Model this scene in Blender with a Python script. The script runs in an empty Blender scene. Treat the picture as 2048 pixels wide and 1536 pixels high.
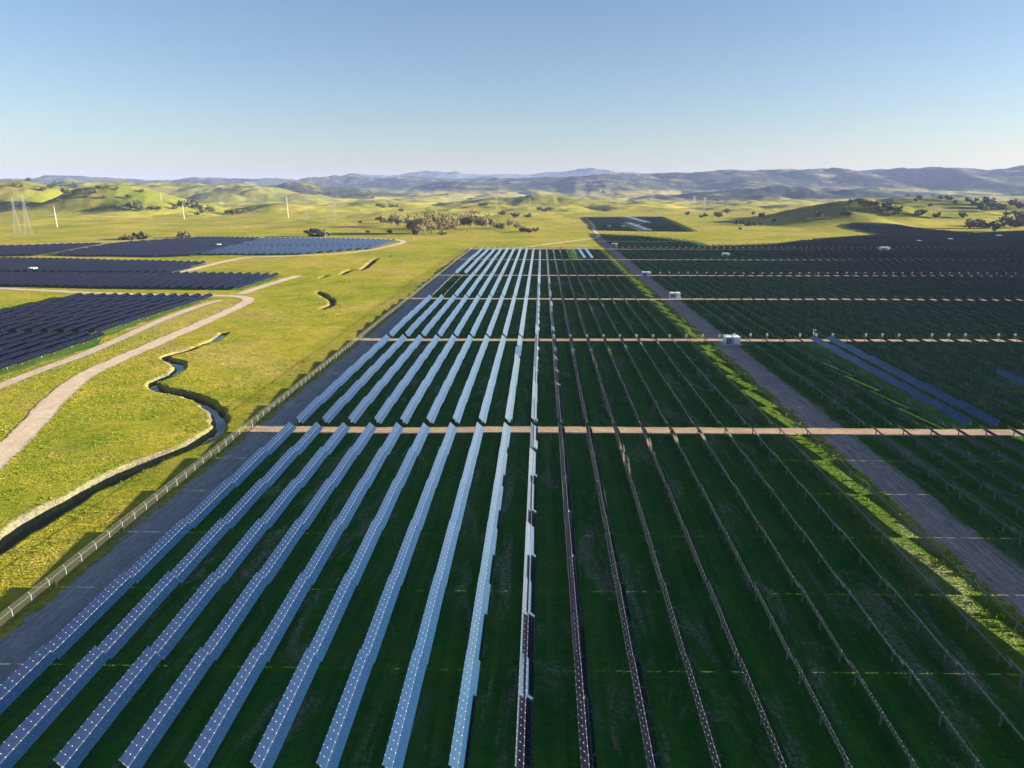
import bpy, math, random
import numpy as np
R = math.radians
rng = random.Random(7)
import time; T0 = time.time()
def tick(s): print('TICK', s, round(time.time() - T0, 1))
scene = bpy.context.scene
col = scene.collection

# ------------------------------------------------------------------ camera
H = 50.0
PITCH = 15.13
YAW = 2.33
FPX = 1420.0
cd = bpy.data.cameras.new('camera')
cam = bpy.data.objects.new('camera', cd); col.objects.link(cam)
cam.location = (0, 0, H)
cam.rotation_euler = (R(90 - PITCH), 0, R(YAW))
cd.sensor_width = 36; cd.lens = 36 * FPX / 2048
cd.clip_start = 0.5; cd.clip_end = 80000
scene.camera = cam

# ------------------------------------------------------------------ sky, sun, exposure
SUN_EL = 9.2
SUN_AZ = math.degrees(math.atan(0.027))      # degrees from +X towards +Y
w = bpy.data.worlds.new('World'); scene.world = w; w.use_nodes = True
nt = w.node_tree
bg = nt.nodes['Background']
sky = nt.nodes.new('ShaderNodeTexSky'); sky.sky_type = 'NISHITA'; sky.sun_disc = False
sky.sun_elevation = R(SUN_EL); sky.sun_rotation = R(90 - SUN_AZ)
sky.altitude = 300; sky.air_density = 1.0; sky.dust_density = 0.6; sky.ozone_density = 3.4
wb = nt.nodes.new('ShaderNodeVectorMath'); wb.operation = 'MULTIPLY'; wb.inputs[1].default_value = (0.98, 0.81, 0.76)   # the camera's white balance
nt.links.new(sky.outputs[0], wb.inputs[0]); nt.links.new(wb.outputs[0], bg.inputs[0]); bg.inputs[1].default_value = 0.054
sd = bpy.data.lights.new('sun', 'SUN'); sd.energy = 5.0; sd.angle = R(0.5); sd.color = (1.0, 0.88, 0.70)
sun = bpy.data.objects.new('sun', sd); col.objects.link(sun)
sun.rotation_euler = (0, R(90 - SUN_EL), R(SUN_AZ))
scene.view_settings.view_transform = 'Standard'
scene.view_settings.look = 'None'
scene.view_settings.exposure = 2.35
scene.view_settings.gamma = 1
scene.view_settings.use_curve_mapping = False
scene.cycles.volume_bounces = 0
scene.cycles.max_bounces = 6

# ------------------------------------------------------------------ geometry helpers
p_, y_ = R(PITCH), R(YAW)
def ray(px, py):
    x = (px - 1024) / FPX; y = -(py - 768) / FPX
    a = math.pi / 2 - p_
    # rotate about X by a
    vx, vy, vz = x, y * math.cos(a) + math.sin(a), y * math.sin(a) - math.cos(a)
    return (vx * math.cos(y_) - vy * math.sin(y_), vx * math.sin(y_) + vy * math.cos(y_), vz)
def G(px, py, z=0.0):
    d = ray(px, py); t = (z - H) / d[2]
    return (d[0] * t, d[1] * t)
def at(px, D):
    """ground point under picture column px at forward distance D"""
    X = (px - 1024) / FPX * D / math.cos(p_) * 1.0
    X = (px - 1024) / FPX * D * 1.0
    return (X * math.cos(y_) - D * math.sin(y_), X * math.sin(y_) + D * math.cos(y_))
def ztop(py, D):
    """height that shows at picture row py from forward distance D"""
    t = (py - 768) / FPX
    return H - D * (t * math.cos(p_) + math.sin(p_)) / (math.cos(p_) - t * math.sin(p_))

def vnoise(x, y, seed):
    x = np.asarray(x, float); y = np.asarray(y, float)
    xi = np.floor(x).astype(np.int64); yi = np.floor(y).astype(np.int64)
    fx = x - xi; fy = y - yi
    fx = fx * fx * fx * (fx * (fx * 6 - 15) + 10); fy = fy * fy * fy * (fy * (fy * 6 - 15) + 10)
    def h(a, b):
        n = (a * 374761393 + b * 668265263 + seed * 1274126177) & 0xffffffff
        n = ((n ^ (n >> 13)) * 1274126177) & 0xffffffff
        n = (n ^ (n >> 16)) & 0xffff
        return n / 32767.5 - 1
    a = h(xi, yi); b = h(xi + 1, yi); c = h(xi, yi + 1); d = h(xi + 1, yi + 1)
    return (a + (b - a) * fx) * (1 - fy) + (c + (d - c) * fx) * fy
def fbm(x, y, seed, n=4, gain=0.5):
    s = 0; a = 1; t = 0
    for k in range(n):
        s = s + a * vnoise(x * 2 ** k + 17.3 * k, y * 2 ** k - 9.1 * k, seed + k); t += a; a *= gain
    return s / t
def sstep(a, b, x):
    t = np.clip((x - a) / (b - a), 0, 1); return t * t * (3 - 2 * t)

# ranges of hills: (distance, half depth, [(column, row of the skyline)...], roughness)
RANGES = [
 (17000, 2500, [(500,372),(640,364),(700,358),(800,353),(870,350),(950,350.5),(1040,354),(1100,349),(1160,348),(1220,351),(1300,356),(1500,366)], 0.04),
 (9800, 1500, [(-500,357),(-200,360),(0,361),(100,359),(200,361),(300,362),(450,361),(560,362),(620,361),(700,358),(800,360),(900,361),(1000,363),(1100,368),(1200,380)], 0.14),
 (8000, 1700, [(760,388),(850,378),(930,368),(1000,364),(1060,359),(1150,357),(1250,356),(1330,355),(1400,352),(1500,350),(1600,350),(1700,347),(1800,345),(1900,342),(2048,343),(2300,345),(2700,350)], 0.16),
 (4300, 430, [(1330,393),(1380,387),(1440,384),(1500,378),(1540,375),(1580,379),(1620,386),(1650,384),(1690,384),(1740,388),(1800,393)], 0.29),
 (4500, 400, [(500,390),(560,384),(585,373),(610,370),(650,370),(680,377),(720,381),(770,386),(810,392)], 0.14),
 (3700, 420, [(-400,372),(0,372),(130,368),(220,367),(330,370),(420,373),(500,373),(560,378),(620,390)], 0.24),
 (2700, 260, [(940,404),(1000,398),(1050,395),(1080,391),(1100,390),(1140,395),(1200,402),(1300,411)], 0.12),
 (2050, 230, [(-400,380),(-200,372),(0,365),(50,362),(110,367),(150,374),(190,388),(215,415)], 0.14),
 (1800, 170, [(110,425),(150,402),(190,383),(230,374),(270,372),(300,376),(340,390),(370,402),(420,416),(480,428)], 0.14),
 (1230, 130, [(1490,446),(1530,436),(1580,422),(1630,411),(1670,404),(1700,401),(1725,404),(1770,413),(1830,423),(1900,434),(1960,446)], 0.14),
 (1750, 170, [(1660,418),(1710,402),(1760,397),(1830,395),(1900,397),(1960,402),(2048,408),(2200,412),(2400,412)], 0.14),
 (2400, 230, [(640,418),(700,405),(760,402),(820,408),(870,415)], 0.12),
 (2000, 160, [(480,420),(520,412),(560,409),(600,413),(640,420)], 0.07),
]
def hills(X, Y):
    c, s = math.cos(y_), math.sin(y_)
    D = -X * s + Y * c; L = X * c + Y * s
    D = np.maximum(D, 1.0)
    px = 1024 + L / D * FPX
    best = np.zeros_like(D); far = np.zeros_like(D)
    D_a, L_a, X_a, Y_a = D, L, X, Y
    for k, (D0, wd, pts, rough) in enumerate(RANGES):
        sel = np.abs(D_a - D0) < wd * 3.2
        if not sel.any(): continue
        D, L, X, Y = D_a[sel], L_a[sel], X_a[sel], Y_a[sel]
        px2 = 1024 + L / D0 * FPX
        xs = np.array([q[0] for q in pts], float); ys = np.array([q[1] for q in pts], float)
        hz = np.array([ztop(q, D0) for q in ys]); 
        base = 26 * float(sstep(2500, 8000, D0))
        hz = np.maximum(hz - base, 0)
        ends = (1 - sstep(xs[0] - 0, xs[0] + 1, xs[0] - px2 + xs[0])) if False else 1
        h = np.interp(px2, xs, hz)
        outl = np.clip((xs[0] - px2) / 60.0, 0, None) + np.clip((px2 - xs[-1]) / 60.0, 0, None)
        h = h * np.exp(-outl ** 2)
        wob = 1 + 0.25 * vnoise(px2 / 90.0, D / wd * 0.0 + k, 91 + k)
        sc = wd * 0.9
        n = fbm(X / sc + 3.1 * k, Y / sc, 40 + 7 * k, 5, 0.55)
        ridg = 1 - np.abs(fbm(X / (sc * 0.7), Y / (sc * 1.3), 60 + 5 * k, 4, 0.5)) * 2
        prof = np.exp(-np.abs((D - D0) / (wd * wob)) ** 2.2)
        z = h * prof * (1 + rough * (n + 0.8 * ridg - 0.45) * 1.0)
        if D0 > 7000:
            z = z + h * 0.30 * np.exp(-np.abs((D - D0 + wd * 0.9) / (wd * 0.6)) ** 2) * (0.6 + ridg)
        best[sel] = np.maximum(best[sel], z)
    return best, D_a, px
# creek channel
CREEK_PX = [(782,512),(765,516),(752,517),(740,528),(722,541),(702,538),(690,545),(668,556),(652,551),(640,556),(622,570),(630,580),(648,590),(672,606),(650,616),(600,624),(550,628),(510,630),(485,637),(462,648),(457,660),(432,680),(400,691),(372,703),(338,711),(328,715),(352,722),(362,734),(346,750),(318,759),(306,768),(322,778),(368,785),(404,796),(430,814),(444,836),(440,853),(424,869),(394,886),(352,903),(300,923),(255,940),(200,968),(150,996),(100,1026),(50,1056),(0,1088),(-90,1150),(-250,1260)]
CREEK = np.array([G(a, b) for a, b in CREEK_PX])
def smooth_poly(P, n=3):
    P = np.asarray(P, float)
    for _ in range(n):
        Q = np.empty((2 * len(P) - 2 + 2, P.shape[1]))
        Q[0] = P[0]; Q[-1] = P[-1]
        Q[1:-1:2] = 0.75 * P[:-1] + 0.25 * P[1:]
        Q[2:-1:2] = 0.25 * P[:-1] + 0.75 * P[1:]
        P = Q
    return P
CREEK = smooth_poly(CREEK, 2)
def seg_dist(X, Y, P):
    """distance to polyline, signed side and the parameter"""
    best = np.full(X.shape, 1e9); side = np.zeros(X.shape); par = np.zeros(X.shape)
    for k in range(len(P) - 1):
        ax, ay = P[k][0], P[k][1]; bx, by = P[k + 1][0], P[k + 1][1]
        dx, dy = bx - ax, by - ay; L2 = dx * dx + dy * dy + 1e-9
        t = np.clip(((X - ax) * dx + (Y - ay) * dy) / L2, 0, 1)
        d = np.hypot(X - ax - t * dx, Y - ay - t * dy)
        m = d < best
        best = np.where(m, d, best)
        side = np.where(m, np.sign((X - ax) * dy - (Y - ay) * dx), side)
        par = np.where(m, k + t, par)
    return best, side, par
def creek_depth(X, Y):
    out = np.zeros(X.shape); bank = np.zeros(X.shape); bed = np.zeros(X.shape)
    lo = CREEK.min(0) - 12; hi = CREEK.max(0) + 12
    m = (X > lo[0]) & (X < hi[0]) & (Y > lo[1]) & (Y < hi[1])
    if m.any():
        x, y = X[m], Y[m]
        x = x + 0.5 * vnoise(x / 3, y / 3, 5); y = y + 0.5 * vnoise(x / 3, y / 3, 6)
        d, s, par = seg_dist(x, y, CREEK)
        u = par / len(CREEK); s = -s
        # deeper towards the near part, shallow and dry around the middle of the far part
        dep = (0.75 + 0.95 * sstep(0.35, 0.8, u)) * np.where(u < 0.47, sstep(-0.25, 0.15, vnoise(par / 5, par * 0 + 1, 77)), 1)
        u0 = u
        hw = 0.75 + 0.35 * vnoise(par / 9, par * 0, 8) + 0.5 * sstep(0.5, 0.8, u)
        # s>0: east side of the run (steep cut bank), s<0: west side (gentler, pale)
        bw = np.where(s > 0, 0.8, 1.7) + 0.5 * vnoise(par / 2.5, par * 0 + 5, 9)
        z = -dep * (1 - sstep(0, 1, (d - hw) / bw))
        out[m] = z
        bk = np.where(s > 0, 0.35, 1.0) * sstep(hw - 0.6, hw + 0.2, d) * (1 - sstep(hw + bw - 0.6, hw + bw + 0.9, d))
        bank[m] = sstep(0.2, 0.5, dep) * np.minimum(bk * 1.4, 1) * np.where(s > 0, .6, 0.55 + 0.45 * np.maximum(sstep(0.70, 0.8, u), sstep(0.0, 0.5, vnoise(par / 4, par * 0 + 3, 18)))); bed[m] = (1 - sstep(hw, hw + 0.5, d)) * sstep(0.15, 0.5, dep)
    return out, bank + 2 * bed
def terrain(X, Y, creek=False):
    X = np.asarray(X, float); Y = np.asarray(Y, float)
    c_, s_ = math.cos(y_), math.sin(y_)
    D = np.maximum(-X * s_ + Y * c_, 1.0); px = 1024 + (X * c_ + Y * s_) / D * FPX
    near = 0.22 * fbm(X / 42, Y / 30, 3, 2) 
    if X.size and D.max() < 850:
        z = 0.22 * fbm(X / 42, Y / 30, 3, 2)
        if D.max() > 250:
            z = z + sstep(250, 600, D) * (px < 1120) * 0.5 * fbm(X / 60, Y / 60, 33, 3)
        if creek:
            c, b = creek_depth(X, Y); return z + c, b, 0 * D, D, px
        return z
    hz = hills(X, Y)[0]
    roll = sstep(900, 1700, D) * (0.35 + 0.65 * sstep(1200, 3000, D))
    arr = sstep(1120, 1180, px) * (1 - sstep(1900, 2000, D))          # keep the arrays' ground even
    roll = roll * (1 - 0.85 * arr)
    r = roll * 12 * (np.abs(fbm(X / 300, Y / 420, 21, 5, 0.5)) * 2.4 - 0.35)
    lump = sstep(250, 600, D) * (px < 1120) * 0.5 * fbm(X / 60, Y / 60, 33, 3)
    r2 = sstep(850, 1150, D) * (1 - 0.7 * arr) * 3.2 * fbm(X / 130, Y / 170, 51, 4, 0.5)
    z = near + r + r2 + lump + hz + 26 * sstep(2500, 8000, D)
    if creek:
        c, b = creek_depth(X, Y)
        return z + c, b, hz, D, px
    return z
def tz(x, y):
    return float(terrain(np.array([x]), np.array([y]))[0])

def GM(px, py):
    d = ray(px, py); ts = 300 * 1.006 ** np.arange(600)
    below = H + d[2] * ts <= terrain(d[0] * ts, d[1] * ts)
    t = float(ts[int(np.argmax(below))]) if below.any() else 6000.0
    return (d[0] * t, d[1] * t)
# ------------------------------------------------------------------ objects helpers
def tag(o, label=None, cat=None, group=None, kind=None):
    if label: o['label'] = label
    if cat: o['category'] = cat
    if group: o['group'] = group
    if kind: o['kind'] = kind
    return o
def empty(name, loc, rz=0):
    o = bpy.data.objects.new(name, None); o.empty_display_size = 0.3
    o.location = loc; o.rotation_euler = (0, 0, rz); col.objects.link(o); return o
class MB:
    def __init__(s):
        s.v = []; s.f = []; s.m = []; s.uv = []; s.n = 0
    def add(s, verts, faces, mat=0, uvs=None):
        b = s.n; s.v.extend(verts); s.n += len(verts)
        for k, f in enumerate(faces):
            s.f.append(tuple(b + i for i in f)); s.m.append(mat)
            s.uv.append(uvs[k] if uvs else None)
    def box(s, c, h, mat=0, rz=0):
        cx, cy, cz = c; hx, hy, hz = h; ca, sa = math.cos(rz), math.sin(rz)
        vs = []
        for sx, sy, sz in ((-1,-1,-1),(1,-1,-1),(1,1,-1),(-1,1,-1),(-1,-1,1),(1,-1,1),(1,1,1),(-1,1,1)):
            x, y = sx * hx, sy * hy
            vs.append((cx + x * ca - y * sa, cy + x * sa + y * ca, cz + sz * hz))
        s.add(vs, [(0,3,2,1),(4,5,6,7),(0,1,5,4),(1,2,6,5),(2,3,7,6),(3,0,4,7)], mat)
    def bar(s, a, b, r, mat=0, n=4, r2=None):
        a = np.array(a, float); b = np.array(b, float); d = b - a; L = np.linalg.norm(d)
        if L < 1e-6: return
        d /= L; up = np.array((0, 0, 1.0)) if abs(d[2]) < 0.95 else np.array((1.0, 0, 0))
        u = np.cross(d, up); u /= np.linalg.norm(u); v = np.cross(d, u)
        r2 = r if r2 is None else r2
        vs = []
        for q, rr in ((a, r), (b, r2)):
            for k in range(n):
                t = 2 * math.pi * (k + 0.5) / n
                vs.append(tuple(q + rr * (math.cos(t) * u + math.sin(t) * v)))
        fs = [(k, (k + 1) % n, n + (k + 1) % n, n + k) for k in range(n)]
        fs += [tuple(range(n))[::-1], tuple(range(n, 2 * n))]
        s.add(vs, fs, mat)
    def build(s, name, mats, parent=None, smooth=False, origin=None):
        me = bpy.data.meshes.new(name)
        v = s.v
        if origin is not None:
            ox, oy, oz = origin; v = [(x - ox, y - oy, z - oz) for x, y, z in v]
        me.from_pydata(v, [], s.f)
        if not isinstance(mats, (list, tuple)): mats = [mats]
        for m in mats: me.materials.append(m)
        me.polygons.foreach_set('material_index', s.m)
        if any(u is not None for u in s.uv):
            uvl = me.uv_layers.new(name='UVMap'); out = []
            for f, u in zip(s.f, s.uv):
                out.extend(u if u is not None else [(0.5, 0.37)] * len(f))
            uvl.data.foreach_set('uv', np.array(out, 'f').ravel())
        if smooth: me.polygons.foreach_set('use_smooth', [True] * len(s.f))
        me.update()
        o = bpy.data.objects.new(name, me); col.objects.link(o)
        if parent is not None: o.parent = parent
        if origin is not None and parent is None: o.location = origin
        return o

# ------------------------------------------------------------------ materials
def newmat(name):
    m = bpy.data.materials.new(name); m.use_nodes = True
    nt = m.node_tree; b = nt.nodes['Principled BSDF']; return m, nt, b
class N:
    """tiny node graph helper"""
    def __init__(s, nt): s.nt = nt
    def __call__(s, typ, **kw):
        n = s.nt.nodes.new(typ)
        for k, v in kw.items(): setattr(n, k, v)
        return n
    def link(s, a, b): s.nt.links.new(a, b)
    def math(s, op, a, b=None, c=None, clamp=False):
        n = s('ShaderNodeMath', operation=op); n.use_clamp = clamp
        for i, q in enumerate((a, b, c)):
            if q is None: continue
            if isinstance(q, (int, float)): n.inputs[i].default_value = q
            else: s.link(q, n.inputs[i])
        return n.outputs[0]
    def noise(s, vec, scale, detail=3, rough=0.5, dist=0):
        n = s('ShaderNodeTexNoise'); n.inputs['Scale'].default_value = scale
        n.inputs['Detail'].default_value = detail; n.inputs['Roughness'].default_value = rough
        n.inputs['Distortion'].default_value = dist
        if vec is not None: s.link(vec, n.inputs['Vector'])
        return n
    def ramp(s, f, stops):
        n = s('ShaderNodeValToRGB'); el = n.color_ramp.elements
        while len(el) < len(stops): el.new(0.5)
        for e, (p, c) in zip(el, stops):
            e.position = p; e.color = (*c, 1) if len(c) == 3 else c
        s.link(f, n.inputs[0]); return n.outputs[0]
    def mix(s, f, a, b):
        n = s('ShaderNodeMix', data_type='RGBA')
        for i, q in ((0, f), (6, a), (7, b)):
            if isinstance(q, (int, float)): n.inputs[i].default_value = q
            elif isinstance(q, tuple): n.inputs[i].default_value = (*q, 1)
            else: s.link(q, n.inputs[i])
        return n.outputs[2]
    def mapr(s, f, a, b, c=0.0, d=1.0):
        n = s('ShaderNodeMapRange'); n.clamp = True
        s.link(f, n.inputs[0])
        for i, q in enumerate((a, b, c, d)): n.inputs[i + 1].default_value = q
        return n.outputs[0]
    def scale(s, vec, v):
        n = s('ShaderNodeVectorMath', operation='MULTIPLY'); s.link(vec, n.inputs[0]); n.inputs[1].default_value = v
        return n.outputs[0]

def simple(name, c, rough=0.6, metal=0.0, var=0.15, scale=3.0):
    m, nt, b = newmat(name); g = N(nt)
    pos = g('ShaderNodeNewGeometry').outputs['Position']
    n = g.noise(pos, scale, 4, 0.6)
    f = g.mapr(n.outputs[0], 0.3, 0.7, 1 - var, 1 + var)
    mx = g('ShaderNodeVectorMath', operation='SCALE'); mx.inputs[0].default_value = c
    g.link(f, mx.inputs['Scale']); g.link(mx.outputs[0], b.inputs['Base Color'])
    b.inputs['Roughness'].default_value = rough; b.inputs['Metallic'].default_value = metal
    return m

def grass_normal(g, b, pos, amt_attr=None, k=1.0, sc=5.5, flat=0.6):
    """blades stand up: shading normals scatter sideways at the scale of tufts"""
    n1 = g.noise(pos, sc, 3, 0.75).outputs['Color']
    sub = g('ShaderNodeVectorMath', operation='SUBTRACT'); g.link(n1, sub.inputs[0]); sub.inputs[1].default_value = (0.5, 0.5, 0.5)
    s1 = g.scale(sub.outputs[0], (k * 4, k * 4, 0))
    nn = g('ShaderNodeNewGeometry').outputs['Normal']
    s2 = g.scale(nn, (1, 1, flat))
    ad = g('ShaderNodeVectorMath', operation='ADD'); g.link(s1, ad.inputs[0]); g.link(s2, ad.inputs[1])
    nm = g('ShaderNodeVectorMath', operation='NORMALIZE'); g.link(ad.outputs[0], nm.inputs[0])
    g.link(nm.outputs[0], b.inputs['Normal'])

# meadow / terrain
def mat_ground():
    m, nt, b = newmat('meadow'); g = N(nt)
    pos = g('ShaderNodeNewGeometry').outputs['Position']
    at_ = g('ShaderNodeAttribute', attribute_name='zone')
    sep = g('ShaderNodeSeparateColor'); g.link(at_.outputs['Color'], sep.inputs[0])
    lush, bank, wood = sep.outputs[0], sep.outputs[1], sep.outputs[2]
    far = g('ShaderNodeAttribute', attribute_name='dist').outputs['Fac']
    big = g.noise(pos, 0.012, 5, 0.6, 0.4).outputs[0]
    med = g.noise(pos, 0.09, 5, 0.65, 0.6).outputs[0]
    stretch = g.scale(pos, (0.55, 1, 1))
    fine = g.noise(stretch, 1.3, 4, 0.7).outputs[0]
    tuft = g.noise(pos, 2.6, 2, 0.6).outputs[0]
    c1 = g.ramp(med, [(0.32, (0.17, 0.23, 0.012)), (0.5, (0.42, 0.36, 0.024)), (0.66, (0.62, 0.44, 0.08))])
    c2 = g.ramp(big, [(0.40, (0.20, 0.26, 0.014)), (0.52, (0.42, 0.36, 0.028)), (0.61, (0.52, 0.36, 0.13))])
    base = g.mix(0.5, c1, c2)
    dark = g.mapr(fine, 0.36, 0.62, 0.0, 1.0)
    cl2 = g.noise(pos, 0.38, 4, 0.7, 0.8).outputs[0]
    base = g.mix(g.math('MULTIPLY', g.mapr(cl2, 0.5, 0.66), 0.5), base, (0.14, 0.22, 0.012))
    base = g.mix(g.math('MULTIPLY', g.mapr(cl2, 0.44, 0.32), 0.3), base, (0.55, 0.42, 0.12))
    base = g.mix(g.math('MULTIPLY', g.math('SUBTRACT', 1.0, dark), 0.45), base, (0.05, 0.10, 0.006))
    # purplish and rusty flowers in patches
    fl = g.noise(pos, 0.05, 3, 0.6, 1.0).outputs[0]
    fm = g.math('MULTIPLY', g.mapr(fl, 0.54, 0.66), g.mapr(tuft, 0.5, 0.62), clamp=True)
    base = g.mix(g.math('MULTIPLY', fm, 0.75), base, (0.34, 0.17, 0.12))
    # lush grass between the rows, with bare worn patches
    lc = g.ramp(med, [(0.3, (0.010, 0.115, 0.011)), (0.5, (0.020, 0.145, 0.012)), (0.7, (0.060, 0.160, 0.018))])
    lc = g.mix(g.math('MULTIPLY', g.mapr(fine, 0.35, 0.6, 1.0, 0.0), 0.5), lc, (0.015, 0.06, 0.008))
    wn = g.noise(g.scale(pos, (1.0, 0.22, 1)), 0.16, 5, 0.7, 1.2).outputs[0]
    lane = g.noise(g.scale(pos, (1.0, 0.035, 1)), 0.9, 3, 0.6).outputs[0]
    lc = g.mix(g.math('MULTIPLY', g.mapr(lane, 0.50, 0.64), 0.5), lc, (0.055, 0.14, 0.024))
    lc = g.mix(g.math('MULTIPLY', g.mapr(lane, 0.48, 0.36), 0.45), lc, (0.012, 0.060, 0.010))
    worn = g.math('MULTIPLY', g.mapr(wn, 0.53, 0.64), g.mapr(tuft, 0.38, 0.6), clamp=True)
    lc = g.mix(g.math('MULTIPLY', worn, 0.85), lc, (0.25, 0.22, 0.19))
    c = g.mix(lush, base, lc)
    grn = g('ShaderNodeAttribute', attribute_name='green').outputs['Fac']
    c = g.mix(g.math('MULTIPLY', grn, g.mapr(big, 0.3, 0.7, 1.0, 0.5)), c, (0.055, 0.090, 0.011))
    sand = g.ramp(fine, [(0.3, (0.085, 0.078, 0.055)), (0.7, (0.17, 0.155, 0.115))])
    bm = g.math('MULTIPLY', bank, g.mapr(tuft, 0.3, 0.5, 0.45, 1.0), clamp=True)
    c = g.mix(bm, c, sand)
    bedn = g('ShaderNodeAttribute', attribute_name='bed').outputs['Fac']
    c = g.mix(bedn, c, (0.10, 0.085, 0.06))
    dry = g.mapr(far, 0.25, 0.6)
    c = g.mix(g.math('MULTIPLY', dry, 0.45), c, (0.27, 0.24, 0.13))
    # wooded far slopes
    wnz = g.noise(pos, 0.0042, 6, 0.7, 0.8).outputs[0]
    wm = g.math('MULTIPLY', wood, g.mapr(wnz, 0.33, 0.47), clamp=True)
    c = g.mix(wm, c, (0.022, 0.036, 0.026))
    g.link(c, b.inputs['Base Color'])
    b.inputs['Roughness'].default_value = 0.95
    b.inputs['Specular IOR Level'].default_value = 0.05
    grass_normal(g, b, pos)
    return m
M = {}
M['meadow'] = mat_ground()
def mat_dirt(name, a, b2, rough_amt=0.4, ruts=0.4, rutc=None):
    m, nt, b = newmat(name); g = N(nt)
    pos = g('ShaderNodeNewGeometry').outputs['Position']
    uv = g('ShaderNodeSeparateXYZ'); g.link(g('ShaderNodeUVMap').outputs[0], uv.inputs[0])
    u, v = uv.outputs[0], uv.outputs[1]
    n1 = g.noise(pos, 0.25, 5, 0.65, 0.5).outputs[0]
    n2 = g.noise(pos, 1.6, 4, 0.6).outputs[0]
    cmb = g('ShaderNodeCombineXYZ'); g.link(g.math('MULTIPLY', u, 0.05), cmb.inputs[0]); g.link(g.math('MULTIPLY', v, 7.0), cmb.inputs[1])
    n3 = g.noise(cmb.outputs[0], 2.2, 4, 0.65, 0.6).outputs[0]
    c = g.mix(g.mapr(n1, 0.35, 0.65), a, b2)
    c = g.mix(g.math('MULTIPLY', g.mapr(n2, 0.42, 0.62), 0.4), c, tuple(q * 0.66 for q in a))
    c = g.mix(g.math('MULTIPLY', g.mapr(n3, 0.52, 0.66), ruts), c, rutc or tuple(q * 0.5 for q in a))
    c = g.mix(g.math('MULTIPLY', g.mapr(n3, 0.46, 0.34), ruts * 0.8), c, tuple(min(0.9, q * 1.25) for q in b2))
    # grass creeping in from the edges
    ed = g.math('ABSOLUTE', g.math('SUBTRACT', v, 0.5))
    em = g.math('MULTIPLY', g.mapr(ed, 0.36, 0.5), g.mapr(g.noise(pos, 0.9, 4, 0.7).outputs[0], 0.42, 0.56), clamp=True)
    c = g.mix(em, c, (0.12, 0.14, 0.03))
    g.link(c, b.inputs['Base Color']); b.inputs['Roughness'].default_value = 0.95
    b.inputs['Specular IOR Level'].default_value = 0.1
    bp = g('ShaderNodeBump'); bp.inputs['Strength'].default_value = rough_amt; bp.inputs['Distance'].default_value = 0.15
    g.link(g.math('ADD', g.noise(pos, 2.5, 4, 0.6).outputs[0], g.math('MULTIPLY', n3, 0.6)), bp.inputs['Height']); g.link(bp.outputs[0], b.inputs['Normal'])
    return m
M['gravel'] = mat_dirt('gravel_lane', (0.27, 0.26, 0.255), (0.36, 0.345, 0.33), 0.4, 0.5)
M['road'] = mat_dirt('dirt_road', (0.60, 0.46, 0.32), (0.74, 0.59, 0.43), 0.25, 0.3)
M['cross'] = mat_dirt('clay_track', (0.38, 0.27, 0.18), (0.53, 0.38, 0.26), 0.4, 0.75)
M['mud'] = mat_dirt('rutted_dirt', (0.27, 0.21, 0.19), (0.38, 0.30, 0.27), 0.5, 0.75)

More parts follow.
